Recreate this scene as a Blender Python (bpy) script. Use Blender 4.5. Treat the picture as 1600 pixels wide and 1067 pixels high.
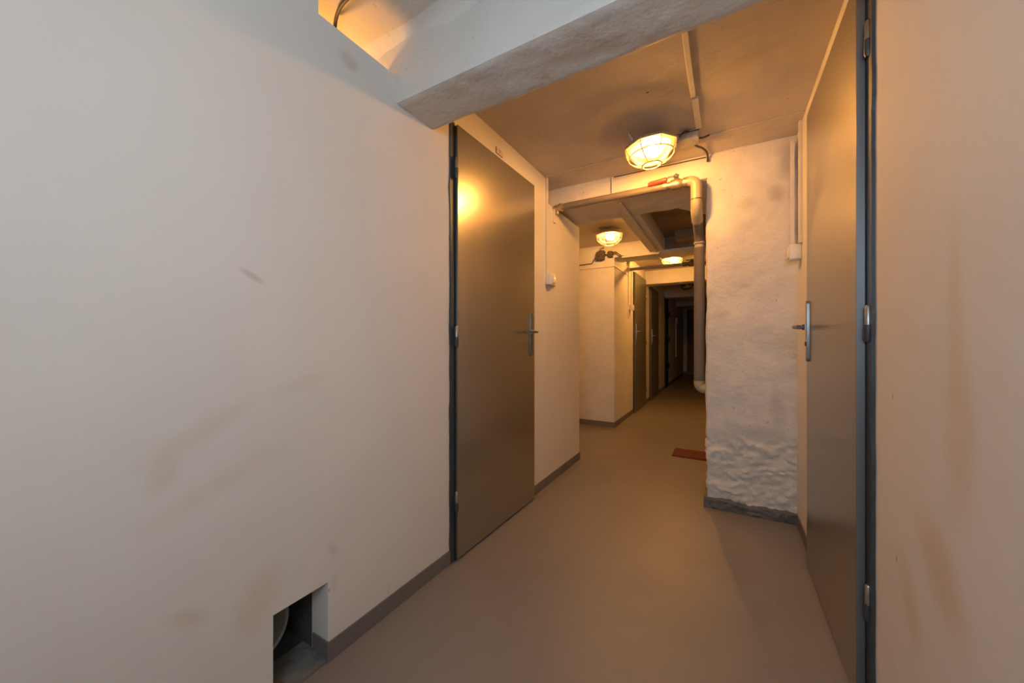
import bpy, bmesh, math, random
from mathutils import Vector, Matrix, noise
random.seed(4)
SC = bpy.context.scene
COL = SC.collection
for o in list(bpy.data.objects):
    bpy.data.objects.remove(o)
PI = math.pi

# ------------------------------------------------------------------ camera
cam = bpy.data.cameras.new('camera'); cam.sensor_width = 36.0; cam.lens = 570.0/1600*36
cam.clip_start = 0.02; cam.clip_end = 60
co = bpy.data.objects.new('camera', cam); COL.objects.link(co)
co.location = (0, 0, 1.0); co.rotation_euler = (PI/2, 0, math.radians(30.3))
SC.camera = co
# ------------------------------------------------------------------ world, light, exposure
w = bpy.data.worlds.new('world'); SC.world = w; w.use_nodes = True
w.node_tree.nodes['Background'].inputs['Color'].default_value = (0.55, 0.72, 1.0, 1)
w.node_tree.nodes['Background'].inputs['Strength'].default_value = 0.6
def light(name, kind, loc, color, energy, rot=(0, 0, 0), **kw):
    l = bpy.data.lights.new(name, kind); l.color = color; l.energy = energy
    for k, v in kw.items(): setattr(l, k, v)
    o = bpy.data.objects.new(name, l); COL.objects.link(o); o.location = loc; o.rotation_euler = rot
    return o
# cool fill light added behind the camera, before a made-up window
light('cool_fill_rear', 'AREA', (0.04, -0.58, 1.49), (0.72, 0.88, 1.0), 14.0, (PI/2, 0, 0),
      shape='RECTANGLE', size=0.50, size_y=0.52)
WARM = (1.0, 0.455, 0.100)
# bulb of the neighbouring cellar, seen only as its glow on the ceiling over the left wall
light('cellar_bulb', 'POINT', (-1.45, 0.80, 1.78), WARM, 14.0, shadow_soft_size=0.04)
LAMP_E = [740, 500, 1000]            # radiance of the three burning bulbs
SC.view_settings.view_transform = 'Standard'; SC.view_settings.look = 'None'
SC.view_settings.gamma = 1; SC.view_settings.exposure = 0.0
SC.view_settings.use_curve_mapping = False

# ------------------------------------------------------------------ materials
def mat(name, color, rough=0.6, metal=0.0, bump=(), var=0.0, vscale=3.0, spots=(), speck=0.0,
        stain_shade=(), coat=0.0, emis=None, aniso=None):
    """bump: (scale, distance) pairs; stain: ellipses (axis, a, z, ra, rz, angle, colour, strength) on a wall plane"""
    m = bpy.data.materials.new(name); m.use_nodes = True
    nt = m.node_tree; N = nt.nodes; K = nt.links
    b = N['Principled BSDF']
    b.inputs['Base Color'].default_value = (*color, 1); b.inputs['Roughness'].default_value = rough
    b.inputs['Metallic'].default_value = metal
    if coat: b.inputs['Coat Weight'].default_value = coat; b.inputs['Coat Roughness'].default_value = 0.2
    g = N.new('ShaderNodeNewGeometry'); pos = g.outputs['Position']
    def noi(scale, detail=4, rough_=0.55, vec=None):
        n = N.new('ShaderNodeTexNoise'); n.inputs['Scale'].default_value = scale
        n.inputs['Detail'].default_value = detail; n.inputs['Roughness'].default_value = rough_
        K.new(vec or pos, n.inputs['Vector']); return n.outputs['Fac']
    def ramp(fac, a, b_, lo=0.0, hi=1.0):
        r = N.new('ShaderNodeMapRange'); K.new(fac, r.inputs['Value'])
        for i, v in zip(('From Min', 'From Max', 'To Min', 'To Max'), (a, b_, lo, hi)): r.inputs[i].default_value = v
        return r.outputs['Result']
    cur = None
    def mix(fac, a, bcol):
        x = N.new('ShaderNodeMix'); x.data_type = 'RGBA'
        K.new(fac, x.inputs['Factor'])
        if a is None: x.inputs['A'].default_value = (*color, 1)
        else: K.new(a, x.inputs['A'])
        x.inputs['B'].default_value = (*bcol, 1)
        return x.outputs['Result']
    if var:
        dark = tuple(c*(1-var) for c in color)
        cur = mix(ramp(noi(vscale, 5, 0.6), 0.38, 0.68), cur, dark)
    if speck:
        cur = mix(ramp(noi(38, 3, 0.6), 0.685, 0.72, 0, speck), cur, tuple(c*0.45 for c in color))
    if stain_shade:
        wob = N.new('ShaderNodeTexNoise'); wob.inputs['Scale'].default_value = 7; wob.inputs['Detail'].default_value = 3
        K.new(pos, wob.inputs['Vector'])
        sub = N.new('ShaderNodeVectorMath'); sub.operation = 'SUBTRACT'; sub.inputs[1].default_value = (0.5, 0.5, 0.5)
        K.new(wob.outputs['Color'], sub.inputs[0])
        for ax, a, z, ra, rz, ang, scol, st in stain_shade:
            sc = N.new('ShaderNodeVectorMath'); sc.operation = 'SCALE'; sc.inputs['Scale'].default_value = min(ra, rz)*1.3
            K.new(sub.outputs[0], sc.inputs[0])
            ad = N.new('ShaderNodeVectorMath'); K.new(pos, ad.inputs[0]); K.new(sc.outputs[0], ad.inputs[1])
            s2 = N.new('ShaderNodeVectorMath'); s2.operation = 'SUBTRACT'
            K.new(ad.outputs[0], s2.inputs[0])
            s2.inputs[1].default_value = (0, a, z) if ax == 'y' else ((a, 0, z) if ax == 'x' else (a, z, 0))
            rt = N.new('ShaderNodeVectorRotate'); rt.rotation_type = {'y': 'X_AXIS', 'x': 'Y_AXIS', 'f': 'Z_AXIS'}[ax]
            rt.inputs['Angle'].default_value = ang; K.new(s2.outputs[0], rt.inputs['Vector'])
            ml = N.new('ShaderNodeVectorMath'); ml.operation = 'MULTIPLY'
            ml.inputs[1].default_value = (0, 1/ra, 1/rz) if ax == 'y' else ((1/ra, 0, 1/rz) if ax == 'x' else (1/ra, 1/rz, 0))
            K.new(rt.outputs[0], ml.inputs[0])
            ln = N.new('ShaderNodeVectorMath'); ln.operation = 'LENGTH'; K.new(ml.outputs[0], ln.inputs[0])
            cur = mix(ramp(ln.outputs['Value'], 1.25, 0.45, 0, st), cur, scol)
    if cur is not None: K.new(cur, b.inputs['Base Color'])
    last = None
    for sca, dist in bump:
        bp = N.new('ShaderNodeBump'); bp.inputs['Distance'].default_value = dist; bp.inputs['Strength'].default_value = 1
        K.new(noi(sca, 5), bp.inputs['Height'])
        if last: K.new(last, bp.inputs['Normal'])
        last = bp.outputs['Normal']
    if last: K.new(last, b.inputs['Normal'])
    if aniso is not None:                      # vertical brushed streaks in the roughness
        mp = N.new('ShaderNodeMapping'); mp.inputs['Scale'].default_value = aniso; K.new(pos, mp.inputs['Vector'])
        K.new(ramp(noi(1.0, 4, 0.6, mp.outputs['Vector']), 0.3, 0.7, rough-0.05, rough+0.06), b.inputs['Roughness'])
    if emis:
        b.inputs['Emission Color'].default_value = (*emis[0], 1); b.inputs['Emission Strength'].default_value = emis[1]
    return m

PL = (0.70, 0.675, 0.645)
YEL = (0.60, 0.44, 0.27); GRY = (0.40, 0.35, 0.29)
SOFT = ((2.2, 0.008), (9, 0.0012))
M = {}
M['wall_l'] = mat('plaster_left', PL, 0.75, bump=SOFT, var=0.05, vscale=2.2, stain_shade=[
    ('y', 0.766, 1.925, 0.035, 0.03, 0.3, (0.50, 0.45, 0.34), 0.6),
    ('y', 0.483, 1.171, 0.035, 0.010, 0.5, GRY, 0.45),
    ('y', 0.307, 0.709, 0.028, 0.05, 0.4, (0.58, 0.50, 0.40), 0.4),
    ('y', 0.38, 0.79, 0.13, 0.028, -0.5, (0.60, 0.52, 0.40), 0.35),
    ('y', 0.42, 0.655, 0.16, 0.03, -0.35, (0.60, 0.52, 0.40), 0.35),
    ('y', 0.709, 0.345, 0.014, 0.03, -0.5, GRY, 0.25),
    ('y', 0.61, 0.88, 0.10, 0.025, -0.3, (0.60, 0.55, 0.47), 0.35),
    ('y', 0.50, 0.31, 0.05, 0.09, 0.3, (0.58, 0.46, 0.33), 0.35),
    ('y', 0.35, 0.36, 0.05, 0.02, 0.6, (0.58, 0.46, 0.33), 0.4),
    ('y', 0.715, 0.235, 0.012, 0.03, 0.0, (0.50, 0.40, 0.31), 0.3),
    ('y', 0.93, 0.09, 0.006, 0.022, 0.2, (0.60, 0.40, 0.28), 0.35),
    ('y', 0.697, 0.222, 0.003, 0.007, 0.0, (0.42, 0.20, 0.10), 0.8)])
M['wall_r'] = mat('plaster_right', PL, 0.75, bump=SOFT, var=0.04, vscale=2.2, stain_shade=[
    ('y', 0.927, 1.06, 0.030, 0.16, 0.0, YEL, 0.30),
    ('y', 0.912, 0.84, 0.055, 0.16, 0.0, YEL, 0.40),
    ('y', 0.968, 0.580, 0.058, 0.110, 0.75, YEL, 0.5),
    ('y', 1.100, 0.44, 0.048, 0.095, 0.45, YEL, 0.36),
    ('y', 1.170, 0.50, 0.003, 0.008, 0.2, (0.2, 0.1, 0.06), 0.8),
    ('y', 1.191, 0.871, 0.003, 0.008, 0.2, (0.2, 0.1, 0.06), 0.7),
    ('y', 0.80, 0.42, 0.06, 0.05, 0.6, (0.58, 0.42, 0.28), 0.35)])
M['plaster'] = mat('plaster', PL, 0.78, bump=((3, 0.010), (16, 0.0018), (70, 0.0004)), var=0.10, vscale=4, speck=0.5)
M['ceiling'] = mat('plaster_ceiling', (0.60, 0.54, 0.48), 0.8, bump=((3, 0.01), (18, 0.003)), var=0.12, vscale=3, speck=0.5, stain_shade=[
    ('f', -0.304, 1.74, 0.008, 0.005, 0.2, (0.08, 0.05, 0.03), 1.0),
    ('f', -0.55, 1.95, 0.20, 0.13, 0.4, (0.40, 0.35, 0.30), 0.35),
    ('f', -0.13, 1.95, 0.06, 0.12, 0.1, (0.42, 0.36, 0.30), 0.45),
    ('f', 0.10, 1.72, 0.12, 0.03, 0.3, (0.48, 0.42, 0.36), 0.35),
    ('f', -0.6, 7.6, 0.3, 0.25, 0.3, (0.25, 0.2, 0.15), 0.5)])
M['pillar'] = mat('plaster_rough', (0.70, 0.66, 0.61), 0.8, bump=((5, 0.010), (24, 0.004), (55, 0.0022)), var=0.14, vscale=5, speck=0.9, stain_shade=[
    ('x', 0.295, 2.0, 0.06, 0.10, 0.0, (0.34, 0.30, 0.27), 0.6),  # shade of the upper corner painted in, together with its dirt
    ('x', 0.24, 1.83, 0.04, 0.05, 0.3, (0.42, 0.37, 0.32), 0.6),
    ('x', 0.10, 1.80, 0.05, 0.04, 0.3, (0.48, 0.42, 0.36), 0.4),
    ('x', 0.255, 0.62, 0.035, 0.13, 0.1, (0.45, 0.42, 0.39), 0.5)])
M['beam'] = mat('plaster_beam', (0.61, 0.585, 0.55), 0.8, bump=((4, 0.012), (20, 0.004), (90, 0.001)), var=0.08, vscale=4, speck=0.5)
M['floor'] = mat('painted_concrete_floor', (0.222, 0.200, 0.188), 0.42, bump=((3, 0.006), (30, 0.0006)), var=0.10, vscale=2.5, speck=0.25)
M['skirt'] = mat('grey_floor_paint', (0.175, 0.160, 0.155), 0.5, bump=((25, 0.002),), var=0.15, vscale=8)
M['skirt_rough'] = mat('chipped_grey_paint', (0.15, 0.137, 0.13), 0.6, bump=((14, 0.01), (60, 0.003)), var=0.35, vscale=14)
M['door'] = mat('brushed_door_metal', (0.42, 0.395, 0.34), 0.26, 0.82, var=0.05, vscale=3)
M['door_r'] = mat('brushed_door_metal_dull', (0.38, 0.355, 0.30), 0.30, 0.80, var=0.06, vscale=3)
M['doordark'] = mat('olive_door_paint', (0.16, 0.15, 0.115), 0.40, 0.3, var=0.06)
M['frame'] = mat('slate_frame_paint', (0.055, 0.062, 0.068), 0.45, 0.2, bump=((30, 0.001),), var=0.2, vscale=12)
M['edge'] = mat('galvanised_edge', (0.20, 0.215, 0.23), 0.35, 0.6)
M['black'] = mat('black_gap', (0.012, 0.012, 0.014), 0.8)
M['hinge'] = mat('steel_hinge', (0.36, 0.35, 0.33), 0.38, 0.85)
M['hinged'] = mat('dark_hinge_sleeve', (0.06, 0.062, 0.068), 0.4, 0.3)
M['handle'] = mat('brushed_handle', (0.20, 0.195, 0.19), 0.35, 0.7)
M['white'] = mat('cream_plastic', (0.74, 0.70, 0.64), 0.35)
M['conduit'] = mat('painted_conduit', (0.70, 0.65, 0.58), 0.5, var=0.08, vscale=9)
M['cable'] = mat('dark_cable', (0.05, 0.035, 0.03), 0.5)
M['pipe'] = mat('painted_pipe', (0.20, 0.16, 0.12), 0.5, bump=((30, 0.001),), var=0.2, vscale=9)
M['elbow'] = mat('cream_pipe_fitting', (0.40, 0.34, 0.22), 0.4, var=0.1, vscale=12)
M['lag'] = mat('grey_foam_lagging', (0.15, 0.125, 0.105), 0.7, bump=((12, 0.003),), var=0.15, vscale=8)
M['brass'] = mat('dull_brass', (0.50, 0.42, 0.27), 0.4, 0.8, var=0.2, vscale=30)
M['red'] = mat('red_lever_grip', (0.75, 0.06, 0.045), 0.35)
M['rust'] = mat('corroded_bakelite', (0.10, 0.075, 0.055), 0.7, bump=((60, 0.006),), var=0.5, vscale=40)
M['lamp'] = mat('lamp_casting', (0.45, 0.42, 0.38), 0.5, 0.3, var=0.15, vscale=15)
M['reflector'] = mat('dark_lamp_inside', (0.05, 0.065, 0.11), 0.6)
M['boxgrey'] = mat('grey_box_plastic', (0.42, 0.41, 0.38), 0.5, var=0.3, vscale=30)
M['guard'] = mat('guard_enamel', (0.40, 0.33, 0.22), 0.4, 0.2)
M['mat'] = mat('red_brown_mat', (0.145, 0.035, 0.018), 0.9, bump=((120, 0.004),), var=0.4, vscale=35)
M['plate'] = mat('number_plate_enamel', (0.60, 0.52, 0.42), 0.4)
M['ink'] = mat('dark_lettering', (0.07, 0.035, 0.02), 0.6)
M['pvc'] = mat('pale_pvc', (0.50, 0.49, 0.45), 0.4)
M['raw'] = mat('raw_concrete', (0.17, 0.167, 0.155), 0.9, bump=((20, 0.01), (90, 0.004)), var=0.3, vscale=14)
M['cavity_dark'] = mat('darkened_concrete', (0.085, 0.085, 0.075), 0.9, bump=((20, 0.01),), var=0.4, vscale=8)  # shade of the cavity put into a dark concrete colour
M['brown_lining'] = mat('brown_concrete', (0.27, 0.21, 0.145), 0.9, bump=((14, 0.006),), var=0.35, vscale=6, speck=0.4)  # darker and browner than the plaster around the ceiling recess
M['brown'] = mat('brown_door_paint', (0.20, 0.12, 0.07), 0.6, var=0.15)
M['blackdoor'] = mat('near_black_door_paint', (0.02, 0.016, 0.012), 0.5)
def lens_mat(name, glow):
    m = bpy.data.materials.new(name); m.use_nodes = True; nt = m.node_tree; N = nt.nodes; K = nt.links
    N.remove(N['Principled BSDF'])
    tr = N.new('ShaderNodeBsdfTransparent'); tr.inputs['Color'].default_value = (1, 0.96, 0.88, 1)
    tl = N.new('ShaderNodeBsdfTranslucent'); tl.inputs['Color'].default_value = (0.95, 0.9, 0.8, 1)
    gl = N.new('ShaderNodeBsdfGlossy'); gl.inputs['Roughness'].default_value = 0.1
    m1 = N.new('ShaderNodeMixShader'); m1.inputs[0].default_value = 0.012
    K.new(tr.outputs[0], m1.inputs[1]); K.new(tl.outputs[0], m1.inputs[2])
    m2 = N.new('ShaderNodeMixShader'); fr = N.new('ShaderNodeFresnel'); fr.inputs['IOR'].default_value = 1.3
    K.new(fr.outputs[0], m2.inputs[0]); K.new(m1.outputs[0], m2.inputs[1]); K.new(gl.outputs[0], m2.inputs[2])
    K.new(m2.outputs[0], N['Material Output'].inputs['Surface'])
    return m
M['lens'] = lens_mat('ribbed_lamp_glass', 1)

# ------------------------------------------------------------------ mesh helpers
def link(name, bm, m, parent=None, smooth=False):
    me = bpy.data.meshes.new(name)
    bmesh.ops.recalc_face_normals(bm, faces=bm.faces)
    bm.to_mesh(me); bm.free()
    for mm in (m if isinstance(m, (list, tuple)) else [m]): me.materials.append(mm)
    if smooth:
        for p in me.polygons: p.use_smooth = True
        try: me.set_sharp_from_angle(angle=math.radians(42))
        except Exception: pass
    o = bpy.data.objects.new(name, me); COL.objects.link(o)
    if parent: o.parent = parent; o.matrix_parent_inverse = Matrix()
    return o
def tag(o, label=None, cat=None, group=None, kind=None):
    if label: o['label'] = label
    if cat: o['category'] = cat
    if group: o['group'] = group
    if kind: o['kind'] = kind
    return o
def empty(name, loc, label, cat, group=None, kind=None):
    o = bpy.data.objects.new(name, None); COL.objects.link(o); o.location = loc; o.empty_display_size = 0.05
    return tag(o, label, cat, group, kind)
def new(): return bmesh.new()
def box(bm, lo, hi, bev=0.0):
    c = [(a+b)/2 for a, b in zip(lo, hi)]; s = [abs(b-a) for a, b in zip(lo, hi)]
    r = bmesh.ops.create_cube(bm, size=1, matrix=Matrix.Translation(c) @ Matrix.Diagonal((*s, 1)))
    if bev:
        es = set(e for v in r['verts'] for e in v.link_edges)
        bmesh.ops.bevel(bm, geom=list(es), offset=bev, segments=2, profile=0.5, affect='EDGES')
    return bm
def tube(bm, pts, r, n=12, cap=True):
    """sweep a circle along pts; r a number or a list"""
    P = [Vector(p) for p in pts]; R = r if isinstance(r, (list, tuple)) else [r]*len(P)
    rings = []; prev = None
    for i, p in enumerate(P):
        t = (P[min(i+1, len(P)-1)] - P[max(i-1, 0)]).normalized()
        if prev is None:
            a = Vector((0, 0, 1)) if abs(t.z) < 0.9 else Vector((1, 0, 0))
            u = t.cross(a).normalized()
        else:
            u = (prev - t*prev.dot(t)).normalized()
        prev = u; v = t.cross(u)
        rings.append([bm.verts.new(p + (u*math.cos(2*PI*k/n) + v*math.sin(2*PI*k/n))*R[i]) for k in range(n)])
    for a, b in zip(rings, rings[1:]):
        for k in range(n): bm.faces.new((a[k], a[(k+1) % n], b[(k+1) % n], b[k]))
    if cap: bm.faces.new(rings[0]); bm.faces.new(list(reversed(rings[-1])))
    return bm
def arc(p0, corner, p1, n=6):
    """quadratic bend from p0 by corner to p1"""
    a, b, c = Vector(p0), Vector(corner), Vector(p1)
    return [a*(1-t)**2 + b*2*t*(1-t) + c*t*t for t in [i/n for i in range(n+1)]]
def smoothpath(pts, n=6):
    P = [Vector(p) for p in pts]; P = [P[0]] + P + [P[-1]]; out = []
    for i in range(1, len(P)-2):
        for k in range(n):
            t = k/n; a, b, c, d = P[i-1], P[i], P[i+1], P[i+2]
            out.append(0.5*((2*b) + (c-a)*t + (2*a-5*b+4*c-d)*t*t + (3*b-a-3*c+d)*t**3))
    out.append(P[-2]); return out
def lathe(bm, prof, n=32, c=(0, 0, 0), capa=False, capb=False, off=0.0):
    rings = [[bm.verts.new((c[0]+r*math.cos(2*PI*k/n+off), c[1]+r*math.sin(2*PI*k/n+off), c[2]+z)) for k in range(n)] for r, z in prof]
    for a, b in zip(rings, rings[1:]):
        for k in range(n): bm.faces.new((a[k], a[(k+1) % n], b[(k+1) % n], b[k]))
    if capa: bm.faces.new(rings[0])
    if capb: bm.faces.new(rings[-1])
    return bm
def ring(bm, c, R, r, n=32, m=6):
    vs = [[bm.verts.new((c[0]+(R+r*math.cos(2*PI*j/m))*math.cos(2*PI*i/n), c[1]+(R+r*math.cos(2*PI*j/m))*math.sin(2*PI*i/n), c[2]+r*math.sin(2*PI*j/m))) for j in range(m)] for i in range(n)]
    for i in range(n):
        for j in range(m):
            bm.faces.new((vs[i][j], vs[(i+1) % n][j], vs[(i+1) % n][(j+1) % m], vs[i][(j+1) % m]))
    return bm
def nz(p, s, seed=0.0): return noise.noise(Vector(p)*s + Vector((seed, seed*1.7, -seed)))
def rough_box(name, lo, hi, m, r=0.015, amp=0.004, res=0.03, extra=None, seed=1.0, keep=None, fine=1.0):
    """a hand-plastered box: rounded arrises and an uneven surface"""
    bm = new(); L = Vector(lo); Hh = Vector(hi); S = Hh - L
    for ax in range(3):
        a, b = [i for i in range(3) if i != ax]
        na = max(1, round(S[a]/res)); nb = max(1, round(S[b]/res))
        for side in (0, 1):
            if keep and (ax, side) not in keep: continue
            g = []
            for i in range(na+1):
                row = []
                for j in range(nb+1):
                    p = [0, 0, 0]; p[ax] = Hh[ax] if side else L[ax]
                    p[a] = L[a] + S[a]*i/na; p[b] = L[b] + S[b]*j/nb
                    row.append(bm.verts.new(p))
                g.append(row)
            for i in range(na):
                for j in range(nb): bm.faces.new((g[i][j], g[i+1][j], g[i+1][j+1], g[i][j+1]))
    bmesh.ops.remove_doubles(bm, verts=bm.verts, dist=1e-5)
    for v in bm.verts:
        p = v.co.copy(); q = Vector([min(max(p[i], L[i]+r), Hh[i]-r) for i in range(3)])
        d = p - q; n_ = d.normalized() if d.length > 1e-9 else Vector((0, 0, 1))
        q2 = q + n_*r
        k = amp*(nz(p, 5, seed) + 0.5*nz(p, 14, seed+3)*fine + 0.25*nz(p, 34, seed+7)*fine)
        if extra: k += extra(p, n_)
        v.co = q2 + n_*k
    return link(name, bm, m, smooth=True)

# ------------------------------------------------------------------ the setting
XL, XR, ZC = -1.07, 0.34, 2.13
def struct(name, boxes, m, label, cat='wall', bev=0.0):
    bm = new()
    for lo, hi in boxes: box(bm, lo, hi, bev)
    return tag(link(name, bm, m), label, cat, kind='structure')
struct('floor', [((-2.6, -1.2, -0.12), (1.6, 12.6, 0))], M['floor'], 'smooth grey-brown painted concrete floor of the corridor', 'floor')
struct('ceiling', [((-2.6, -1.2, ZC), (1.6, 12.6, ZC+0.12))], M['ceiling'], 'low white-painted cellar ceiling above the corridor', 'ceiling')
T = 0.085
NY0, NY1, NZ = 0.533, 0.693, 0.249       # hole at the foot of the left wall
struct('wall_left', [((XL-T, -0.7, 0), (XL, NY0, ZC)), ((XL-T, NY0, NZ), (XL, NY1, ZC-0.131)), ((XL-T, NY1, 0), (XL, 0.975, 1.999)),
                     ((XL-T, NY0, 1.999), (XL, 0.662, ZC)),
                     ((XL-T, 0.975, 0), (XL, 2.31, ZC)), ((-2.0, 2.31, 0), (XL, 2.965, 1.965)), ((-2.0, 2.31, 1.965), (XL-0.12, 2.965, ZC))],
       M['wall_l'], 'long pale plaster wall on the left, holed at its foot and at its top')
struct('wall_right', [((XR, -0.7, 0), (XR+0.12, 3.1, ZC))], M['wall_r'], 'pale plaster wall on the right with yellow stains')
struct('wall_rear', [((XL-T, -0.75, 0), (XR+0.12, -0.6, 1.03)), ((XL-T, -0.75, 1.78), (XR+0.12, -0.6, ZC)),
                     ((XL-T, -0.75, 1.03), (-0.25, -0.6, 1.78)), ((0.33, -0.75, 1.03), (XR+0.12, -0.6, 1.78))],
       M['plaster'], 'plaster wall behind the camera around an added window opening')
# neighbouring cellar behind the gap over the left wall
struct('wall_cellar', [((-2.45, -0.2, 0), (-2.35, 2.5, ZC)), ((-2.45, -0.3, 0), (XL-T, -0.2, ZC)), ((-2.45, 1.6, 0), (XL-T, 1.7, ZC))],
       M['plaster'], 'plaster walls of the neighbouring cellar behind the gap')
# cavity behind the hole: side wall and back, no light in it
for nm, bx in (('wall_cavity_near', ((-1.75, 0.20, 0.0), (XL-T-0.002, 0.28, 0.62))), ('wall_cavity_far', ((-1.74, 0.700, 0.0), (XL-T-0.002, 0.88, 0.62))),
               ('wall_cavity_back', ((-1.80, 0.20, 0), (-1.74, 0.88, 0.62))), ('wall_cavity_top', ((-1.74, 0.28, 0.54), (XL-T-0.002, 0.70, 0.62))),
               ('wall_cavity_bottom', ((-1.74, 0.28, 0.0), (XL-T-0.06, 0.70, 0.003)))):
    struct(nm, [bx], M['cavity_dark'], 'concrete side of the cavity behind the wall hole, shade put into its dark colour')
# rough concrete sill in the hole
def sillx(p, n): return 0.004*nz(p, 30, 2)
tag(rough_box('trim_1', (XL-0.112, NY0-0.04, -0.03), (XL+0.001, NY1-0.001, 0.012), M['raw'], 0.006, 0.003, 0.010, sillx), 'rough grey concrete sill on the bottom of the wall hole', 'sill', kind='structure')

# near beam
tag(rough_box('ceiling_beam', (-2.34, 0.965, 1.895), (XR+0.03, 1.175, ZC+0.03), M['beam'], 0.014, 0.0065, 0.018, seed=5.0),
    'thick white plastered beam crossing the ceiling nearest the viewer', 'beam', kind='structure')
bm = new(); prof = [(0.045, 0.0), (0.030, -0.004), (0.016, -0.012), (0.007, -0.024), (0.002, -0.042)]; prev = None; nn = 90
for i in range(nn+1):
    x = -2.34 + (XR+2.34)*i/nn; k = 1 + 0.35*nz((x, 0, 0), 5, 2)
    row = [bm.verts.new((x, 0.972 - d_*k*1.3, ZC + 0.001 + z_*k*1.2)) for d_, z_ in prof]
    row = [bm.verts.new((x, 0.99, ZC+0.02))] + row + [bm.verts.new((x, 0.985, ZC-0.075))]
    if prev:
        for a_, b2, c_, d_ in zip(prev, prev[1:], row[1:], row): bm.faces.new((a_, b2, c_, d_))
    prev = row
tag(link('trim_3', bm, M['beam'], smooth=True), 'rounded plaster fillet between the near beam and the ceiling', 'trim', kind='structure')
# lintels and long beam of the passage
tag(rough_box('ceiling_beam', (-0.72, 2.95, 1.985), (-0.571, 4.27, ZC+0.03), M['plaster'], 0.010, 0.005, 0.03, seed=9.0),
    'plastered beam running lengthwise under the ceiling past the second lamp', 'beam', kind='structure')
tag(rough_box('ceiling_beam', (-2.0, 4.25, 1.972), (0.6, 4.58, ZC+0.03), M['plaster'], 0.010, 0.005, 0.03, seed=11.0),
    'plastered lintel just in front of the third lamp', 'beam', kind='structure')
for y, th, zb, t_ in ((6.15, 0.25, 1.915, 'plastered lintel beyond the third lamp'), (8.28, 0.3, 1.92, 'dim lintel deep in the corridor, second from its end'),
                  (10.36, 0.3, 1.915, 'dark lintel nearest the end of the corridor')):
    tag(rough_box('ceiling_beam', (-1.15, y, zb), (0.2, y+th, ZC+0.03), M['plaster'], 0.010, 0.005, 0.06, seed=y), t_, 'beam', kind='structure')
# chamfered corner of the dark recess
bm = new()
pts = [(-0.30, 2.95), (-0.05, 2.95), (-0.05, 3.30), (-0.17, 3.15)]
a = [bm.verts.new((x, y, 1.985)) for x, y in pts]; b_ = [bm.verts.new((x, y, ZC+0.02)) for x, y in pts]
bm.faces.new(a); bm.faces.new(b_)
for i in range(4): bm.faces.new((a[i], a[(i+1) % 4], b_[(i+1) % 4], b_[i]))
tag(link('trim_2', bm, M['plaster']), 'chamfered plaster corner of the dark ceiling recess', 'trim', kind='structure')

# cross wall: pillar on the right and the lintel it carries over the passage, one plastered skin
def pil(p):
    k = 0.006*nz(p, 5, 3) + 0.003*nz(p, 14, 6) + 0.003*nz(p, 9, 8)
    k -= 0.006*max(0, nz((p.x*0.8, p.y, p.z*1.5), 17, 12)-0.35)
    if p.x > -0.13 and p.z < 0.75:
        low = min(1.0, max(0.0, (0.52 + 0.16*nz(p, 4, 21) - p.z)/0.16)); mild = max(0.0, 1-p.z/0.75)
        ph = p.z*17 + 1.5*nz((p.x*0.7, p.y, p.z), 7, 4) + 0.7*nz(p, 19, 5)
        saw = (ph % 1.0)
        led = min(saw/0.25, 1.0)*(1-saw)**1.2*1.2
        gate = min(1.0, max(0.0, 0.5 + 2.2*nz((p.x*0.8, p.y, p.z*1.2), 11, 15)))
        k += low*(0.013*led*gate + 0.010*abs(nz(p, 24, 6)) + 0.007*nz(p, 46, 9)) + mild*0.005*nz((p.x*0.6, p.y, p.z*1.6), 12, 30) - 0.008*low
    return k
bm = new(); res = 0.0105; X0, X1, Y0, Y1, ZB = -0.10, XR+0.03, 2.505, 2.965, 1.985
xs = [X1 - (X1+1.25)*i/round((X1+1.25)/res) for i in range(round((X1+1.25)/res)+1)]
xs = sorted([X0 if abs(x-X0) < res*0.51 else x for x in xs]); xs = sorted(set(xs))
zs = sorted(set([ZB if abs(z-ZB) < res*0.51 else z for z in [(ZC+0.02)*i/round((ZC+0.02)/res) for i in range(round((ZC+0.02)/res)+1)]]))
ys = [Y0+(Y1-Y0)*i/round((Y1-Y0)/(res*1.5)) for i in range(round((Y1-Y0)/(res*1.5))+1)]
V = {}; bm2 = new()
def vtx(x, y, z, bb=None):
    bb = bb or bm; key = (round(x, 5), round(y, 5), round(z, 5), bb is bm2)
    if key not in V:
        p = Vector((x, y, z)); n_ = Vector((0, 0, 0))
        fr = y < Y0+1e-6; jb = abs(x-X0) < 1e-6 and z < ZB+1e-6; sf = abs(z-ZB) < 1e-6 and x < X0+1e-6; bk = y > Y1-1e-6
        if fr: n_.y -= 1
        if jb: n_.x -= 1
        if sf: n_.z -= 1
        if bk: n_.y += 1
        q = p.copy()
        if (fr or bk) and (jb or sf): q -= n_*0.005
        if jb and sf: q -= Vector((-1, 0, -1))*0.0
        V[key] = bb.verts.new(q + n_.normalized()*pil(p))
    return V[key]
for a_, b2 in zip(xs, xs[1:]):
    for c_, d_ in zip(zs, zs[1:]):
        left = b2 <= X0+1e-6; B_ = bm2 if left else bm
        if left and d_ <= ZB+1e-6: continue
        B_.faces.new([vtx(*p, B_) for p in ((a_, Y0, c_), (b2, Y0, c_), (b2, Y0, d_), (a_, Y0, d_))])
        if d_ <= ZC: B_.faces.new([vtx(*p, B_) for p in ((a_, Y1, c_), (a_, Y1, d_), (b2, Y1, d_), (b2, Y1, c_))])
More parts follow.
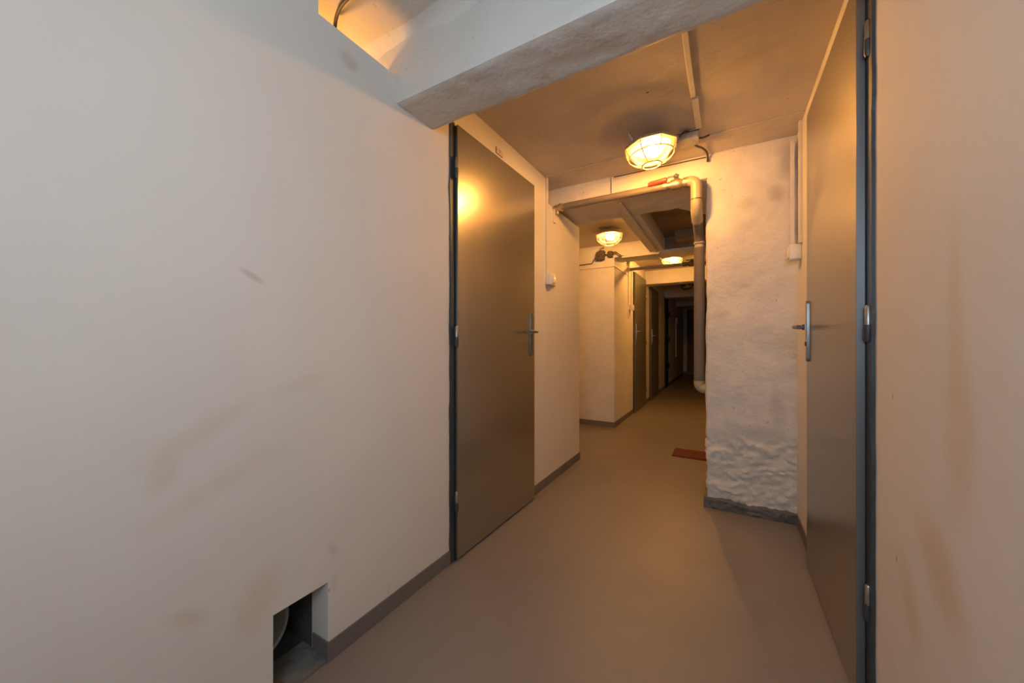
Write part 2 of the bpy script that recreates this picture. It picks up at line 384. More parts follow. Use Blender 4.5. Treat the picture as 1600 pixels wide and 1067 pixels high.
for a_, b2 in zip(ys, ys[1:]):
    for c_, d_ in zip(zs, zs[1:]):
        if d_ <= ZB+1e-6: bm.faces.new([vtx(*p, bm) for p in ((X0, a_, c_), (X0, a_, d_), (X0, b2, d_), (X0, b2, c_))])
    for c_, d_ in zip(xs, xs[1:]):
        if d_ <= X0+1e-6: bm2.faces.new([vtx(*p, bm2) for p in ((c_, a_, ZB), (d_, a_, ZB), (d_, b2, ZB), (c_, b2, ZB))])
tag(link('ceiling_beam', bm2, M['pillar'], smooth=True), 'whitewashed lintel over the passage, right behind the red-lever pipe', 'beam', kind='structure')
tag(link('wall_pillar', bm, M['pillar'], smooth=True), 'rough whitewashed pillar between the passage and the right-hand door', 'pillar', kind='structure')

struct('trim_4', [((-0.565, 2.975, ZC-0.006), (0.30, 4.245, ZC+0.001)), ((-0.565, 4.236, 1.995), (0.30, 4.262, ZC)), ((-0.44, 4.02, 2.035), (0.30, 4.24, ZC-0.004))],
       M['brown_lining'], 'darker brown concrete lining inside the ceiling recess right of the lengthwise beam', 'trim')
struct('wall_alcove', [((-2.0, 4.25, 0), (-1.11, 4.58, ZC)), ((-2.1, 2.9, 0), (-1.9, 4.4, ZC))], M['plaster'],
       'plaster wall facing the viewer beyond the passage, under the second lamp')
struct('wall_passage', [((0.6, 2.9, 0), (0.75, 4.6, ZC)), ((0.05, 4.58, 0), (0.75, 4.75, ZC)), ((XR, 2.90, 0), (0.7, 2.965, ZC))], M['plaster'], 'plaster wall out of sight behind the pillar')
struct('wall_far_left', [((-1.25, 4.58, 0), (-1.11, 8.27, ZC)), ((-1.25, 8.27, 1.95), (-1.11, 8.80, ZC)), ((-1.25, 8.80, 0), (-1.11, 12.4, ZC))],
       M['plaster'], 'left wall of the long far corridor, holding its doors')
struct('wall_far_right', [((0.05, 4.7, 0), (0.19, 12.4, ZC))], M['plaster'], 'right wall of the long far corridor')
struct('wall_end', [((-1.25, 12.3, 0), (0.19, 12.45, ZC))], M['plaster'], 'dark wall at the far end of the corridor')

# baseboards: painted grey band
def skirt(name, boxes, label):
    bm = new()
    for lo, hi in boxes: box(bm, lo, hi)
    tag(link(name, bm, M['skirt']), label, 'baseboard', kind='structure')
BH = 0.062
skirt('baseboard_left', [((XL-0.001, -0.7, 0), (XL+0.005, NY0, BH)), ((XL-0.001, NY1-0.004, 0), (XL+0.005, 1.276, BH)), ((XL-0.075, NY1-0.005, 0), (XL+0.004, NY1+0.001, BH+0.002)),
                         ((XL-0.001, 2.075, 0), (XL+0.005, 2.97, BH)), ((-1.9, 2.964, 0), (XL+0.005, 2.971, BH))], 'dark grey painted band along the foot of the left wall')
skirt('baseboard_right', [((XR-0.005, -0.7, 0), (XR+0.001, 1.25, BH)), ((XR-0.005, 2.075, 0), (XR+0.001, 2.52, BH))], 'dark grey painted band along the foot of the right wall')
skirt('baseboard_far', [((-1.9, 4.243, 0), (-1.105, 4.251, BH)), ((-1.111, 4.245, 0), (-1.104, 5.24, BH)), ((-1.111, 6.13, 0), (-1.104, 6.50, BH)),
                        ((-1.111, 7.40, 0), (-1.104, 8.24, BH)), ((-1.111, 8.83, 0), (-1.104, 12.3, BH)), ((-1.11, 12.293, 0), (0.05, 12.301, BH+0.03))], 'dark painted band along the foot of the far walls')
# ragged band on the pillar
bm = new(); nx = 90; rows = 7
grid = []
for i in range(nx+1):
    x = -0.112 + (XR+0.112-0.002)*i/nx
    top = 0.060 + 0.013*nz((x, 0, 0), 12, 1) + 0.008*nz((x, 0, 0), 40, 2)
    col_ = []
    for j in range(rows+1):
        z = top*j/rows
        y = 2.505 - 0.011 - 0.010*abs(nz((x, 1, z*1.6), 26, 3)) - 0.006*abs(nz((x, 1, z), 60, 3)) + (0.006 if j == rows else 0)
        col_.append(bm.verts.new((x, y, z)))
    col_.append(bm.verts.new((x, 2.53, top+0.001)))
    grid.append(col_)
for i in range(nx):
    for j in range(rows+1): bm.faces.new((grid[i][j], grid[i+1][j], grid[i+1][j+1], grid[i][j+1]))
for z0, z1 in ((0, 0.058),):
    box(bm, (-0.112, 2.496, z0), (-0.09, 2.97, z1))
tag(link('baseboard_pillar', bm, M['skirt_rough'], smooth=True), 'ragged dark grey painted band around the foot of the pillar', 'baseboard', kind='structure')

# made-up window frame, added around the fill light
bm = new()
for lo, hi in (((-0.25, -0.70, 1.03), (-0.22, -0.64, 1.78)), ((0.30, -0.70, 1.03), (0.33, -0.64, 1.78)), ((-0.22, -0.70, 1.03), (0.30, -0.64, 1.06)), ((-0.22, -0.70, 1.75), (0.30, -0.64, 1.78))):
    box(bm, lo, hi)
tag(link('added_window_1', bm, M['white']), 'white window frame added behind the camera around the fill light', 'window', kind='structure')

# ------------------------------------------------------------------ doors
def hinge(parent, x, y, z, s, r=0.009):
    """s: +1 on the left wall (hinge stands out to +x), -1 on the right wall"""
    bm = new(); lathe(bm, [(r*0.6, 0.052), (r, 0.048), (r, 0.0)], 14, (x, y, z), True, True)
    box(bm, (x-0.010*s, y-0.002, z+0.002), (x, y+0.004, z+0.046))
    h = link('hinge', bm, M['hinge'], parent, True)
    bm = new(); lathe(bm, [(r*1.18, 0.0), (r*1.2, -0.038), (r*0.8, -0.046)], 14, (x, y, z), True, True)
    box(bm, (x-0.010*s, y-0.006, z-0.036), (x, y+0.003, z-0.004))
    d = link('hinge_sleeve', bm, M['hinged'], h, True); d['label'] = 'dark lower sleeve of the hinge'
    return h
def handle(parent, x, y, z, s, hs, m='handle', big=1.0):
    """long narrow plate and lever; s wall side, hs direction of the lever along y"""
    bm = new()
    hw = 0.015; n = 10; pts = []
    for k in range(n+1):
        a = PI*k/n; pts.append((y+hw*math.cos(a), z+0.10+hw*math.sin(a)*0.9))
    for k in range(n+1):
        a = PI+PI*k/n; pts.append((y+hw*math.cos(a), z-0.135+hw*math.sin(a)*0.9))
    A = [bm.verts.new((x, p, q)) for p, q in pts]; Bv = [bm.verts.new((x+0.009*s, y+(p-y)*0.9, q)) for p, q in pts]
    bm.faces.new(A); bm.faces.new(Bv)
    for i in range(len(A)): bm.faces.new((A[i], A[(i+1) % len(A)], Bv[(i+1) % len(A)], Bv[i]))
    p = link('handle_plate', bm, M[m], parent, True)
    bm = new()
    pth = [(x+0.008*s, y, z)] + arc((x+0.03*s, y, z), (x+0.052*s, y, z), (x+0.054*s, y+0.03*hs, z)) + [(x+0.054*s, y+0.075*hs, z+0.001), (x+0.050*s, y+0.115*hs, z-0.003)]
    tube(bm, pth, [0.009]+[0.0085]*7+[0.0075, 0.009], 12)
    lathe(bm, [(0.012, -0.012), (0.012, 0.012)], 12, (x+0.012*s, y, z), True, True)
    link('lever', bm, M[m], parent, True)
    bm = new(); bmesh.ops.create_cone(bm, cap_ends=True, segments=16, radius1=0.0095, radius2=0.0085, depth=0.007,
        matrix=Matrix.Translation((x+0.011*s, y, z-0.072)) @ Matrix.Rotation(PI/2, 4, 'Y'))
    link('lock_cylinder', bm, M[m], parent, True)

def steel_door(name, xw, y0, y1, ztop, s, label, leafmat, hinges, hy, lever, tilt=0.0, proud=0.022, fw0=0.028, fw1=0.0, jag=False, zbot=0.012, hs=-1, hr=0.007, far=False):
    """leaf lies on the wall plane xw, standing proud towards the corridor (s = +1: to +x)"""
    root = empty(name, (xw, y0, 0), label, 'door', kind='structure')
    mw = Matrix.Translation((-xw, -y0, 0))
    fin = []
    # frame: angle iron set in the plaster
    bm = new()
    fx0, fx1 = sorted((xw-0.03*s, xw+0.006*s))
    if jag:
        n = 60
        for side in ((y0-fw0, y0+0.004, -1),):
            ya, yb, sg = side; va = []; vb = []; vc = []
            for i in range(n+1):
                z = ztop*1.005*i/n; jj = 0.0045*nz((0, 0, z), 9, 5) + 0.0025*nz((0, 0, z), 31, 8)
                va.append(bm.verts.new((xw+0.006*s, ya+jj, z))); vb.append(bm.verts.new((xw+0.006*s, yb, z))); vc.append(bm.verts.new((xw-0.02*s, ya+jj, z)))
            for i in range(n): bm.faces.new((va[i], vb[i], vb[i+1], va[i+1])); bm.faces.new((va[i], va[i+1], vc[i+1], vc[i]))
    else:
        box(bm, (fx0, y0-fw0, 0), (fx1, y0+0.004, ztop+0.004))
    box(bm, (fx0, y0-fw0, ztop-0.006), (fx1-0.004 if s > 0 else fx1, y1+fw1, ztop+0.004)) if s > 0 else box(bm, (fx0+0.004, y0-fw0, ztop-0.006), (fx1, y1+fw1, ztop+0.004))
    if fw1: box(bm, (fx0, y1-0.004, 0), (fx1, y1+fw1, ztop+0.004))
    fin.append(link('frame', bm, M['frame'], root))
    bm = new(); xa, xb = sorted((xw+0.0005*s, xw+0.008*s)); box(bm, (xa, y0+0.0, 0.001), (xb, y1-0.002, ztop-0.005))
    fin.append(link('rebate_gap', bm, M['black'], root))
    bm = new(); xa, xb = sorted((xw+0.009*s, xw+proud*s))
    g = box(bm, (xa, y0+0.006, zbot), (xb, y1, ztop), 0.0015)
    if tilt: bmesh.ops.rotate(bm, verts=bm.verts, cent=(xw, y0, 0), matrix=Matrix.Rotation(tilt, 3, 'Z'))
    fin.append(link('leaf', bm, leafmat, root, False))
    k = len(COL.objects)
    made = set(bpy.data.objects)
    for z in hinges: hinge(root, xw+(proud-0.002 if s > 0 else 0.007)*s, y1 if far else (y0 if s > 0 else y0-0.018), z, s, hr)
    xl = xw + proud*s + (-(y1-y0-0.05)*math.tan(tilt)*s if tilt else 0)
    if lever is not None: handle(root, xl, hy, lever, s, hs)
    for o in [o for o in bpy.data.objects if o.parent == root] : o.data.transform(mw)
    for o in [o for o in bpy.data.objects if o.parent and o.parent.parent == root]: o.data.transform(mw)
    return root
steel_door('door_1', XL, 1.300, 2.062, 1.985, 1, 'brushed olive-grey metal door in the left wall under the number plate', M['door'],
           (1.785, 1.02, 0.27), 2.012, 1.060, tilt=math.radians(-0.6), jag=True)
d2 = steel_door('door_2', XR-0.002, 1.345, 2.055, 2.0, -1, 'brushed olive-grey metal door in the right wall beside the pillar', M['door_r'],
           (1.81, 1.045, 0.295), 2.008, 1.062, proud=0.026, jag=True, fw0=0.040, hr=0.0072)
# folded edge of the right leaf, turned to the viewer
bm = new(); box(bm, (XR-0.0275-(XR-0.002), 0.0035, 0.013), (XR-0.010-(XR-0.002), 0.0062, 1.999))
e = link('leaf_edge', bm, M['edge'], d2); e['label'] = 'blue-grey folded edge of the leaf'
steel_door('door_3', -1.108, 5.27, 6.09, 1.975, 1, 'narrow-looking dark olive door right of the pale switch in the far corridor', M['doordark'],
           (1.7, 1.0, 0.25), 5.34, 1.14, hs=1, far=True)
steel_door('door_4', -1.108, 6.53, 7.36, 1.93, 1, 'second dark olive door down the far corridor, behind the lintel beyond the third lamp', M['doordark'],
           (1.7, 1.0, 0.25), 6.62, 1.10, hs=1, far=True)
r5 = empty('door_5', (-1.13, 8.27, 0), 'near-black door standing third in the far corridor, with hinges towards the end', 'door', kind='structure')
bm = new(); box(bm, (0, 0.0, 0.01), (0.035, 0.53, 1.95)); link('leaf', bm, M['blackdoor'], r5)
for z in (1.6, 1.05, 0.45):
    bm = new(); lathe(bm, [(0.02, -0.06), (0.02, 0.06)], 12, (0.055, 0.51, z), True, True); link('hinge', bm, M['blackdoor'], r5, True)
r6 = empty('door_6', (-0.95, 12.3, 0), 'brown door on the dark wall closing the corridor', 'door', kind='structure')
bm = new(); box(bm, (0, -0.03, 0.09), (0.80, -0.002, 1.9), 0.004); link('leaf', bm, M['brown'], r6)
bm = new(); box(bm, (-0.05, -0.02, 0.09), (0.0, -0.001, 1.95)); box(bm, (0.80, -0.02, 0.09), (0.85, -0.001, 1.95)); box(bm, (-0.05, -0.02, 1.9), (0.85, -0.001, 1.95)); link('frame', bm, M['blackdoor'], r6)

# ------------------------------------------------------------------ lamps
def bulb_mat(i, e):
    m = bpy.data.materials.new('glowing_bulb_%d' % i); m.use_nodes = True; N = m.node_tree.nodes
    b = N['Principled BSDF']; b.inputs['Base Color'].default_value = (0.8, 0.7, 0.5, 1)
    b.inputs['Emission Color'].default_value = (*WARM, 1); b.inputs['Emission Strength'].default_value = e
    return m
GRP = 'caged bulkhead lamps along the ceiling'
def make_lamp(label, emission):
    r = empty('bulkhead_lamp', (0, 0, 0), label, 'lamp', GRP)
    bm = new(); lathe(bm, [(0.062, 0.0), (0.075, -0.006), (0.100, -0.022), (0.120, -0.040), (0.130, -0.047), (0.130, -0.055), (0.112, -0.055)], 40, capa=True)
    link('housing', bm, M['lamp'], r, True)
    bm = new(); lathe(bm, [(0.112, -0.0555), (0.09, -0.032), (0.05, -0.016)], 40, capb=True)
    link('reflector', bm, M['reflector'], r, True)['label'] = 'dark inside of the lamp dish'
    for a in (0.35, 0.35+PI):                      # mounting lugs
        bm = new(); c_, s_ = math.cos(a), math.sin(a)
        tube(bm, [(0.060*c_, 0.06*s_, -0.012), (0.095*c_, 0.095*s_, -0.010), (0.112*c_, 0.112*s_, 0.028)], [0.014, 0.012, 0.010], 8)
        link('mounting_lug', bm, M['lamp'], r, True)
    bm = new(); lathe(bm, [(0.112, -0.054), (0.139, -0.050), (0.142, -0.056), (0.139, -0.062), (0.114, -0.063)], 8, off=PI/8)
    link('rim', bm, M['guard'], r, True)
    bm = new(); prof = [(0.108, -0.058), (0.108, -0.072), (0.101, -0.095), (0.085, -0.117), (0.062, -0.131), (0.034, -0.138), (0.002, -0.140)]
    lathe(bm, prof, 40); link('lens', bm, M['lens'], r, True)
    bm = new()
    for k in range(8):
        a = 2*PI*k/8 + PI/8; c_, s_ = math.cos(a), math.sin(a)
        pp = smoothpath([(0.134*c_, 0.134*s_, -0.060), (0.127*c_, 0.127*s_, -0.085), (0.108*c_, 0.108*s_, -0.113), (0.078*c_, 0.078*s_, -0.138), (0.050*c_, 0.050*s_, -0.152)], 4)
        tube(bm, pp, 0.0023, 6)
    ring(bm, (0, 0, -0.152), 0.050, 0.0034); ring(bm, (0, 0, -0.103), 0.1165, 0.0025)
    link('guard', bm, M['guard'], r, True)
    bm = new(); bmesh.ops.create_icosphere(bm, subdivisions=3, radius=0.030, matrix=Matrix.Translation((0.012, 0, -0.080)) @ Matrix.Diagonal((1.35, 1, 1, 1)))
    link('bulb', bm, emission, r, True)
    bm = new(); tube(bm, [(0.048, 0, -0.080), (0.088, 0, -0.074)], 0.015, 12); link('bulb_socket', bm, M['white'], r, True)
    return r
def copy_tree(o, parent=None):
    c = o.copy(); COL.objects.link(c)
    if parent: c.parent = parent
    for ch in [x for x in bpy.data.objects if x.parent == o]: copy_tree(ch, c)
    return c
spots = [((-0.352, 2.075, ZC-0.028), 0.175, 'brightest caged lamp, on the ceiling near the junction box'),
         ((-0.997, 3.63, ZC-0.012), 0.27, 'lit caged lamp in the ceiling recess above the corroded switch boxes'),
         ((-0.600, 5.18, ZC), 0.115, 'lit caged lamp half hidden behind the lintel, above the farther pipe'),
         ((-0.62, 7.45, ZC-0.028), 0.4, 'unlit caged lamp on the dark ceiling of the far corridor')]
bm_ = [bulb_mat(i, e) for i, e in enumerate(LAMP_E)] + [M['white']]
lamp0 = make_lamp(spots[0][2], bm_[0])
for i, (loc, rz, lab) in enumerate(spots):
    l = lamp0 if i == 0 else copy_tree(lamp0)
    l.location = loc; l.rotation_euler.z = rz; l.rotation_euler.y = (-0.07 if i == 0 else 0); l['label'] = lab
    if i == 2: l.scale.z = 0.9
    if i:
        for ch in [x for x in bpy.data.objects if x.parent == l and x.name.startswith('bulb') and not x.name.startswith('bulb_socket')]:
            ch.data = ch.data.copy(); ch.data.materials[0] = bm_[i]

# ------------------------------------------------------------------ number plate
r = empty('number_plate', (XL+0.0005, 1.690, 2.036), 'small metal plate with the number 7 above the left door', 'sign')
bm = new(); box(bm, (0, -0.034, -0.017), (0.003, 0.034, 0.017), 0.0008); link('plate', bm, M['ink'], r)
bm = new(); box(bm, (0.0025, -0.0315, -0.0145), (0.0036, 0.0325, 0.0155)); link('plate_face', bm, M['plate'], r)
bm = new()
def quad(bm, pts, x=0.0040): bm.faces.new([bm.verts.new((x, y, z)) for y, z in pts])
quad(bm, [(-0.006, 0.010), (0.008, 0.010), (0.008, 0.0068), (-0.006, 0.0068)])
quad(bm, [(0.008, 0.0068), (0.0035, 0.0068), (-0.003, -0.0105), (0.0012, -0.0105)])
link('numeral', bm, M['ink'], r)
bm = new(); 
for y in (-0.025,): lathe(bm, [(0.0025, 0.0), (0.0025, 0.001)], 10, (0, 0, 0), True, True); bmesh.ops.rotate(bm, verts=bm.verts, matrix=Matrix.Rotation(PI/2, 3, 'Y'), cent=(0, 0, 0)); bmesh.ops.translate(bm, verts=bm.verts, vec=(0.0037, y, 0.001))
link('screw', bm, M['ink'], r)

# ------------------------------------------------------------------ switches and conduits
def switch(x, y, z, s, label, rot=0.0, cells=1, depth=0.046):
    r = empty('light_switch', (x, y, z), label, 'switch', 'surface-mounted cream light switches')
    r.rotation_euler.z = rot
    bm = new(); a, b = sorted((0, depth*s)); box(bm, (a, -0.036, -0.038), (b, 0.036, 0.038), 0.004); link('housing', bm, M['white'], r, True)
    bm = new(); a, b = sorted((depth*s-0.0*s, (depth+0.006)*s)); box(bm, (a, -0.020, -0.028), (b, 0.020, 0.026), 0.002); link('rocker', bm, M['white'], r, True)
    if cells == 2:
        bm = new(); a, b = sorted((0, 0.022*s)); box(bm, (a, 0.037, -0.036), (b, 0.100, 0.034), 0.004); link('socket_plate', bm, M['white'], r, True)
    bm = new(); a, b = sorted((0.005*s, 0.014*s)); box(bm, (a, -0.005, 0.037), (b, 0.005, 0.046)); link('cable_entry', bm, M['cable'], r)
    return r
switch(XL, 2.318, 1.430, 1, 'cream switch box on the left wall, right of the door with the number plate', cells=2)
switch(XR, 2.40, 1.465, -1, 'cream switch box on the right wall beside the pillar', depth=0.05)
switch(-1.11, 5.06, 1.455, 1, 'small cream switch in the far corridor left of the first far door')
def conduit(pts, label, wdt=0.020, dep=0.012, name='cable_conduit', m='conduit', group='painted cable conduits'):
    """rectangular trunking; pts list of (lo, hi) boxes"""
    bm = new()
    for lo, hi in pts: box(bm, lo, hi, 0.0015)
    return tag(link(name, bm, M[m]), label, 'conduit', group)
conduit([((XL, 2.284, 1.469), (XL+0.014, 2.306, ZC))], 'upright painted conduit above the left wall switch')
conduit([((XR-0.014, 2.35, 1.505), (XR, 2.374, ZC))], 'upright painted conduit above the right wall switch, outer of the two')
conduit([((XR-0.034, 2.47, 1.515), (XR-0.016, 2.49, 2.09)), ((XR-0.03, 2.455, 1.50), (XR, 2.47, 1.515))], 'upright painted conduit in the corner of pillar and right wall, inner of the two')
conduit([((XL, 2.262, ZC-0.006), (XR-0.001, 2.276, ZC))], 'thin painted conduit crossing the ceiling between the two wall switches', m='ceiling')
conduit([((-0.137, 1.174, ZC-0.014), (-0.116, 1.86, ZC)), ((-0.134, 1.88, ZC-0.012), (-0.106, 2.15, ZC))], 'painted conduit running along the ceiling from the near beam to the junction box')
conduit([((-0.650, 2.60, 1.972), (-0.632, 2.95, 1.984)), ((-0.650, 2.95, 1.970), (-0.630, 4.20, 1.984))], 'conduit under the lengthwise beam')
conduit([((-0.668, 2.484, 1.99), (-0.655, 2.498, 2.118))], 'short upright conduit on the lintel behind the red-lever pipe')
conduit([((-1.02, 4.228, 1.955), (-0.62, 4.248, 1.972))], 'pale conduit along the lower edge of the lintel near the corroded boxes')
conduit([((-1.9, 4.236, 1.868), (-1.10, 4.249, 1.882)), ((-1.11, 4.236, 1.868), (-1.098, 4.95, 1.882))], 'pale conduit wrapping the corner of the alcove wall')
conduit([((-1.11, 4.93, 1.49), (-1.094, 4.96, 1.97)), ((-1.11, 4.93, 1.30), (-1.098, 4.955, 1.45))], 'upright conduit beside the small switch in the far corridor')
conduit([((-1.11, 5.10, 1.496), (-1.092, 5.135, 1.97))], 'second upright conduit, above the small far switch')
conduit([((-0.66, 4.30, 1.95), (-0.64, 4.52, 1.968))], 'short pale conduit under the lintel before the third lamp')
conduit([((-1.11, 10.29, 0.6), (-1.09, 10.33, 1.46)), ((-1.11, 10.26, 1.46), (-1.06, 10.36, 1.60))], 'thin conduit with a pale box deep in the far corridor')

# junction box near the first lamp with its cables
r = empty('junction_box', (-0.165, 2.20, ZC), 'painted ceiling junction box right of the brightest lamp', 'junction box')
bm = new(); box(bm, (-0.055, -0.045, -0.050), (0.045, 0.045, 0), 0.006); link('casing', bm, M['boxgrey'], r, True)
bm = new(); box(bm, (-0.057, -0.047, -0.016), (0.047, -0.044, -0.012)); link('lid_seam', bm, M['cable'], r)
def cable(pts, rad, label, m='cable', n=8, name='cable', group=None):
    bm = new(); tube(bm, smoothpath(pts, n), rad, 8); return tag(link(name, bm, M[m], smooth=True), label, 'cable', group)
cable([(-0.208, 2.115, 2.082), (-0.200, 2.125, 2.100), (-0.185, 2.138, 2.118), (-0.165, 2.152, 2.118)], 0.004, 'dark cable looping from the junction box to the brightest lamp')
cable([(-0.119, 2.205, 2.095), (-0.100, 2.220, 2.100), (-0.075, 2.240, 2.116)], 0.005, 'short dark cable leaving the right side of the ceiling junction box')
cable([(-0.15, 2.248, 2.098), (-0.14, 2.29, 2.098), (-0.115, 2.36, 2.112), (-0.095, 2.44, 2.120), (-0.090, 2.488, 2.108), (-0.092, 2.490, 2.082)], 0.0055, 'thick dark cable bending from the junction box down the lintel corner')
cable([(-0.10, 2.490, 2.112), (-0.35, 2.492, 2.116), (-0.655, 2.492, 2.118)], 0.0032, 'thin brown cable running along the top of the lintel', name='cable')
cable([(-0.22, 2.23, 2.122), (-0.32, 2.25, 2.124), (-0.45, 2.262, 2.125)], 0.004, 'thin cable on the ceiling behind the brightest lamp', m='conduit')
cable([(-0.50, 0.83, 2.123), (-0.75, 0.775, 2.123), (-0.98, 0.756, 2.122), (-1.03, 0.756, 2.120), (-1.075, 0.758, 2.119), (-1.115, 0.765, 2.118), (-1.150, 0.776, 2.112), (-1.175, 0.787, 2.095), (-1.185, 0.792, 2.04), (-1.19, 0.80, 1.9)], 0.006, 'black cable arching up through the lit gap over the left wall')

# ------------------------------------------------------------------ pipe with the red lever
def cyl(bm, p0, p1, r_, n=16): return tube(bm, [p0, p1], r_, n)
PY, PZ = 2.435, 1.962
r = empty('water_pipe', (XL, PY, PZ), 'brown pipe with a red lever valve crossing the lintel and dropping beside the pillar', 'pipe')
def part(name, build, m, par=None, label=None):
    bm = new(); build(bm); bmesh.ops.translate(bm, verts=bm.verts, vec=(-XL, -PY, -PZ))
    o = link(name, bm, M[m], par or r, True)
    if label: o['label'] = label
    return o
part('pipe_run', lambda b: cyl(b, (-0.99, PY, PZ), (-0.325, PY, PZ), 0.023, 20), 'pipe')
def f(b):
    cyl(b, (-1.068, PY, PZ), (-0.985, PY, PZ), 0.019); cyl(b, (-1.03, PY, PZ), (-1.005, PY, PZ), 0.027)
    cyl(b, (-1.03, PY-0.03, PZ), (-1.03, PY-0.055, PZ), 0.006); cyl(b, (-1.045, PY-0.0, PZ), (-1.045, PY, PZ-0.045), 0.013)
part('union_fitting', f, 'brass')
part('wall_clip', lambda b: box(b, (-1.07, 2.415, 1.855), (-1.058, 2.448, 1.955), 0.004), 'conduit')
vx = -0.255
def f(b):
    tube(b, [(vx-0.075, PY, PZ), (vx-0.055, PY, PZ), (vx-0.054, PY, PZ), (vx-0.035, PY, PZ), (vx-0.034, PY, PZ), (vx-0.015, PY, PZ), (vx+0.015, PY, PZ), (vx+0.034, PY, PZ), (vx+0.035, PY, PZ), (vx+0.065, PY, PZ)],
         [0.027, 0.027, 0.022, 0.022, 0.029, 0.032, 0.032, 0.022, 0.030, 0.030], 12)
    cyl(b, (vx, PY, PZ), (vx, PY-0.03, PZ+0.03), 0.013)
valve = part('valve', f, 'brass', label='dull brass ball valve body')
def f(b):
    d = Vector((0, -0.7, 0.7))
    c0 = Vector((vx, PY, PZ)) + d*0.052
    box(b, (-0.016, -0.014, -0.0025), (0.016, 0.014, 0.0025)); bmesh.ops.rotate(b, verts=b.verts, cent=(0, 0, 0), matrix=Matrix.Rotation(PI/4, 3, 'X')); bmesh.ops.translate(b, verts=b.verts, vec=c0)
    tube(b, [c0, c0+d*0.014], 0.006, 6)
    tube(b, [c0+Vector((-0.01, 0, 0)), c0+Vector((-0.045, 0, 0.0)), c0+Vector((-0.06, 0.008, -0.012))], 0.005, 6)
part('lever_arm', f, 'hinge', valve)
def f(b):
    c0 = Vector((vx, PY-0.036, PZ+0.036)) + Vector((-0.05, 0.004, -0.008))
    tube(b, [c0, c0+Vector((-0.006, 0, 0)), c0+Vector((-0.10, 0.004, -0.006)), c0+Vector((-0.113, 0.004, -0.008))], [0.007, 0.0135, 0.0145, 0.010], 10)
part('lever_grip', f, 'red', valve, label='red plastic lever grip')
EX = -0.149
def f(b):
    tube(b, [(vx+0.063, PY, PZ), (EX-0.045, PY, PZ)] + arc((EX-0.04, PY, PZ), (EX, PY, PZ), (EX, PY, PZ-0.04), 8) + [(EX, PY, PZ-0.115)], 0.031, 20)
part('elbow', f, 'elbow', label='cream elbow turning down at the pillar')
part('joint_ring', lambda b: cyl(b, (EX, PY, PZ-0.113), (EX, PY, PZ-0.117), 0.0315, 20), 'cable')
def f(b):
    tube(b, arc((EX, PY, PZ-0.117), (EX, PY, PZ-0.165), (EX+0.001, PY+0.04, PZ-0.20), 8) + [(EX+0.003, PY+0.075, PZ-0.225)], 0.0312, 20)
part('bend', f, 'elbow', label='cream bend leaning back under the lintel')
def f(b):
    tube(b, [(EX+0.003, PY+0.073, PZ-0.223), (EX+0.005, PY+0.12, PZ-0.252)] + arc((EX+0.005, PY+0.13, PZ-0.258), (EX+0.006, PY+0.175, PZ-0.285), (EX+0.006, PY+0.195, PZ-0.33), 8), 0.029, 20)
part('coupling', f, 'pipe')
def f(b):
    tube(b, [(EX+0.006, PY+0.195, PZ-0.325), (EX+0.006, PY+0.195, PZ-0.335), (EX+0.006, PY+0.195, PZ-0.337), (EX+0.006, PY+0.195, PZ-0.37)], [0.033, 0.033, 0.027, 0.027], 20)
part('collar', f, 'elbow')
part('lagging', lambda b: tube(b, [(EX+0.006, PY+0.195, PZ-0.36), (EX+0.006, PY+0.195, 0.745)], 0.0315, 24), 'lag', label='grey foam-wrapped drop of the pipe')
def f(b):
    X0 = EX+0.006; Y0 = PY+0.195
    tube(b, [(X0, Y0, 0.748)] + arc((X0, Y0, 0.735), (X0, Y0, 0.700), (X0+0.035, Y0, 0.700), 8) + [(X0+0.046, Y0, 0.700)], 0.0325, 24)
part('elbow', f, 'elbow', label='pale elbow at the foot of the drop')

# farther pipe
r = empty('water_pipe', (-1.11, 4.90, 1.942), 'thinner dark pipe crossing the corridor below the third lamp', 'pipe')
bm = new(); cyl(bm, (0.02, 0, 0), (1.15, 0, 0), 0.020); link('pipe_run', bm, M['pipe'], r, True)
bm = new(); cyl(bm, (0, 0, 0), (0.04, 0, 0), 0.026); cyl(bm, (0.02, 0, 0), (0.02, 0, 0.10), 0.012); cyl(bm, (0.02, 0, 0.06), (0.02, 0, 0.10), 0.022); link('wall_fitting', bm, M['brass'], r, True)
bm = new(); tube(bm, [(0.66, 0, 0), (0.70, 0, 0), (0.71, 0, 0), (0.74, 0, 0), (0.78, 0, 0), (0.80, 0, 0)], [0.026, 0.028, 0.022, 0.034, 0.034, 0.022], 10); cyl(bm, (0.76, 0, 0), (0.76, -0.02, 0.05), 0.01)
link('valve', bm, M['rust'], r, True)
bm = new(); box(bm, (0.70, -0.035, 0.035), (0.80, -0.015, 0.045)); link('lever', bm, M['rust'], r)

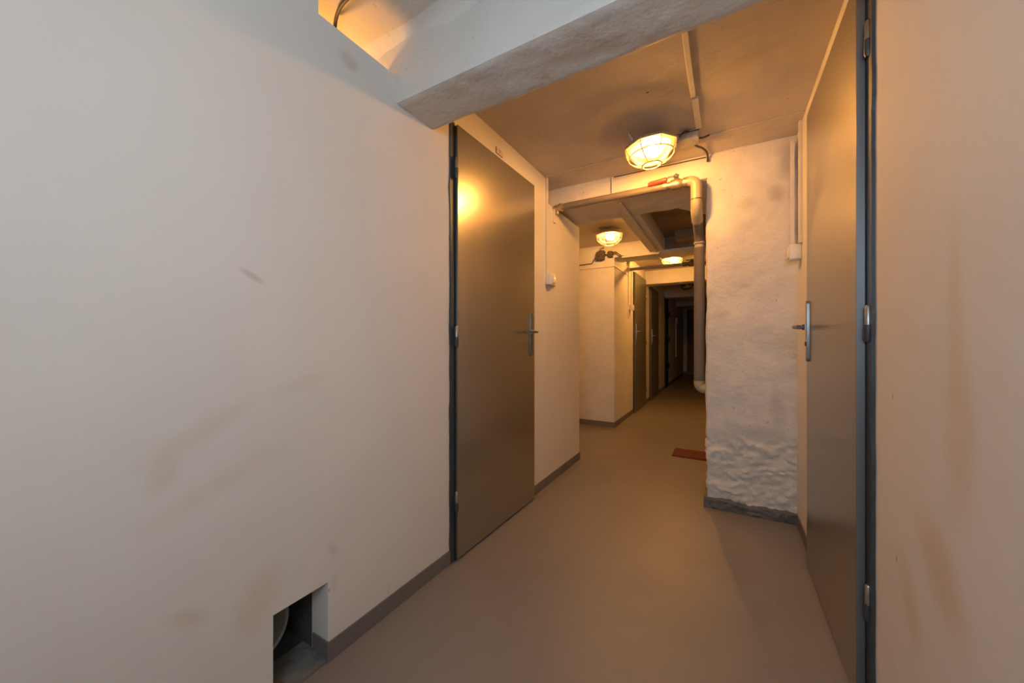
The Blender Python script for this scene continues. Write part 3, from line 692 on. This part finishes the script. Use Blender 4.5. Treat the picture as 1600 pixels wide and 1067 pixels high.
# corroded boxes on the lintel
r = empty('corroded_switch_box', (-1.262, 4.25, 2.005), 'larger of two corroded dark switch boxes on the wall under the second lamp', 'switch box', 'corroded switch boxes')
def blob(x, z, rx, rz, dep, seed):
    bm = new(); bmesh.ops.create_icosphere(bm, subdivisions=4, radius=1)
    for v in bm.verts:
        d = v.co.copy(); k = 1+0.34*nz(d, 2.6, seed)+0.22*nz(d, 6, seed); d = d/max(abs(d.x), abs(d.y), abs(d.z))*0.8*(0.8+0.2*d.length)
        v.co = Vector((x + rx*k*max(-0.85, min(0.85, d.x))*1.15, -dep*0.5 + dep*0.5*max(-0.9, min(0.9, d.y*k)), z + rz*k*max(-0.85, min(0.85, d.z))*1.15))
    return bm
link('casing', blob(0, 0, 0.048, 0.055, 0.07, 3), M['rust'], r, True)
bm = new(); tube(bm, smoothpath([(-0.04, -0.03, -0.01), (-0.08, -0.02, -0.03), (-0.11, -0.012, -0.075), (-0.14, -0.008, -0.075), (-0.34, -0.008, -0.08)], 6), 0.005, 6)
tube(bm, smoothpath([(0.0, -0.03, 0.04), (-0.01, -0.025, 0.075), (0.01, -0.02, 0.09), (0.03, -0.02, 0.085), (0.035, -0.03, 0.10)], 6), 0.004, 6)
link('wire', bm, M['cable'], r, True)
r = empty('corroded_switch_box', (-1.150, 4.25, 2.010), 'smaller of two corroded dark switch boxes, nearer the lengthwise beam', 'switch box', 'corroded switch boxes')
link('casing', blob(0, 0, 0.030, 0.034, 0.055, 8), M['rust'], r, True)
bm = new(); tube(bm, smoothpath([(0.02, -0.03, 0.01), (0.06, -0.03, 0.02), (0.10, -0.02, -0.01), (0.14, -0.012, -0.035), (0.20, -0.012, -0.04)], 6), 0.005, 6)
tube(bm, smoothpath([(0.02, -0.03, -0.01), (0.06, -0.03, -0.0), (0.09, -0.02, -0.025), (0.14, -0.012, -0.045)], 6), 0.005, 6)
tube(bm, smoothpath([(-0.02, -0.03, -0.01), (-0.05, -0.03, 0.0), (-0.06, -0.02, 0.0)], 6), 0.008, 6)
link('wire', bm, M['cable'], r, True)

# ------------------------------------------------------------------ floor things
bm = new(); nxm, nym = 60, 26; g = []
for i in range(nxm+1):
    g.append([bm.verts.new((-0.405+0.80*i/nxm, 3.45+0.255*j/nym, 0.012 + 0.0012*nz((i*0.3, j*0.3, 0), 3) - (0.011 if i in (0, nxm) or j in (0, nym) else 0))) for j in range(nym+1)])
for i in range(nxm):
    for j in range(nym): bm.faces.new((g[i][j], g[i+1][j], g[i+1][j+1], g[i][j+1]))
tag(link('floor_mat', bm, M['mat'], smooth=True), 'worn red-brown mat on the floor behind the pillar', 'mat')
# pipe end in the hole
r = empty('drain_pipe', (-1.32, 0.560, 0.105), 'pale curved pipe end lying in the dark hole at the foot of the left wall', 'pipe')
bm = new()
prof = [(0.074, -0.12), (0.074, 0.10), (0.086, 0.10), (0.086, -0.12)]
lathe(bm, prof, 48); bmesh.ops.rotate(bm, verts=bm.verts, cent=(0, 0, 0), matrix=Matrix.Rotation(math.radians(80), 3, 'Y')); bmesh.ops.rotate(bm, verts=bm.verts, cent=(0, 0, 0), matrix=Matrix.Rotation(math.radians(18), 3, 'Z'))
link('barrel', bm, M['pvc'], r, True)
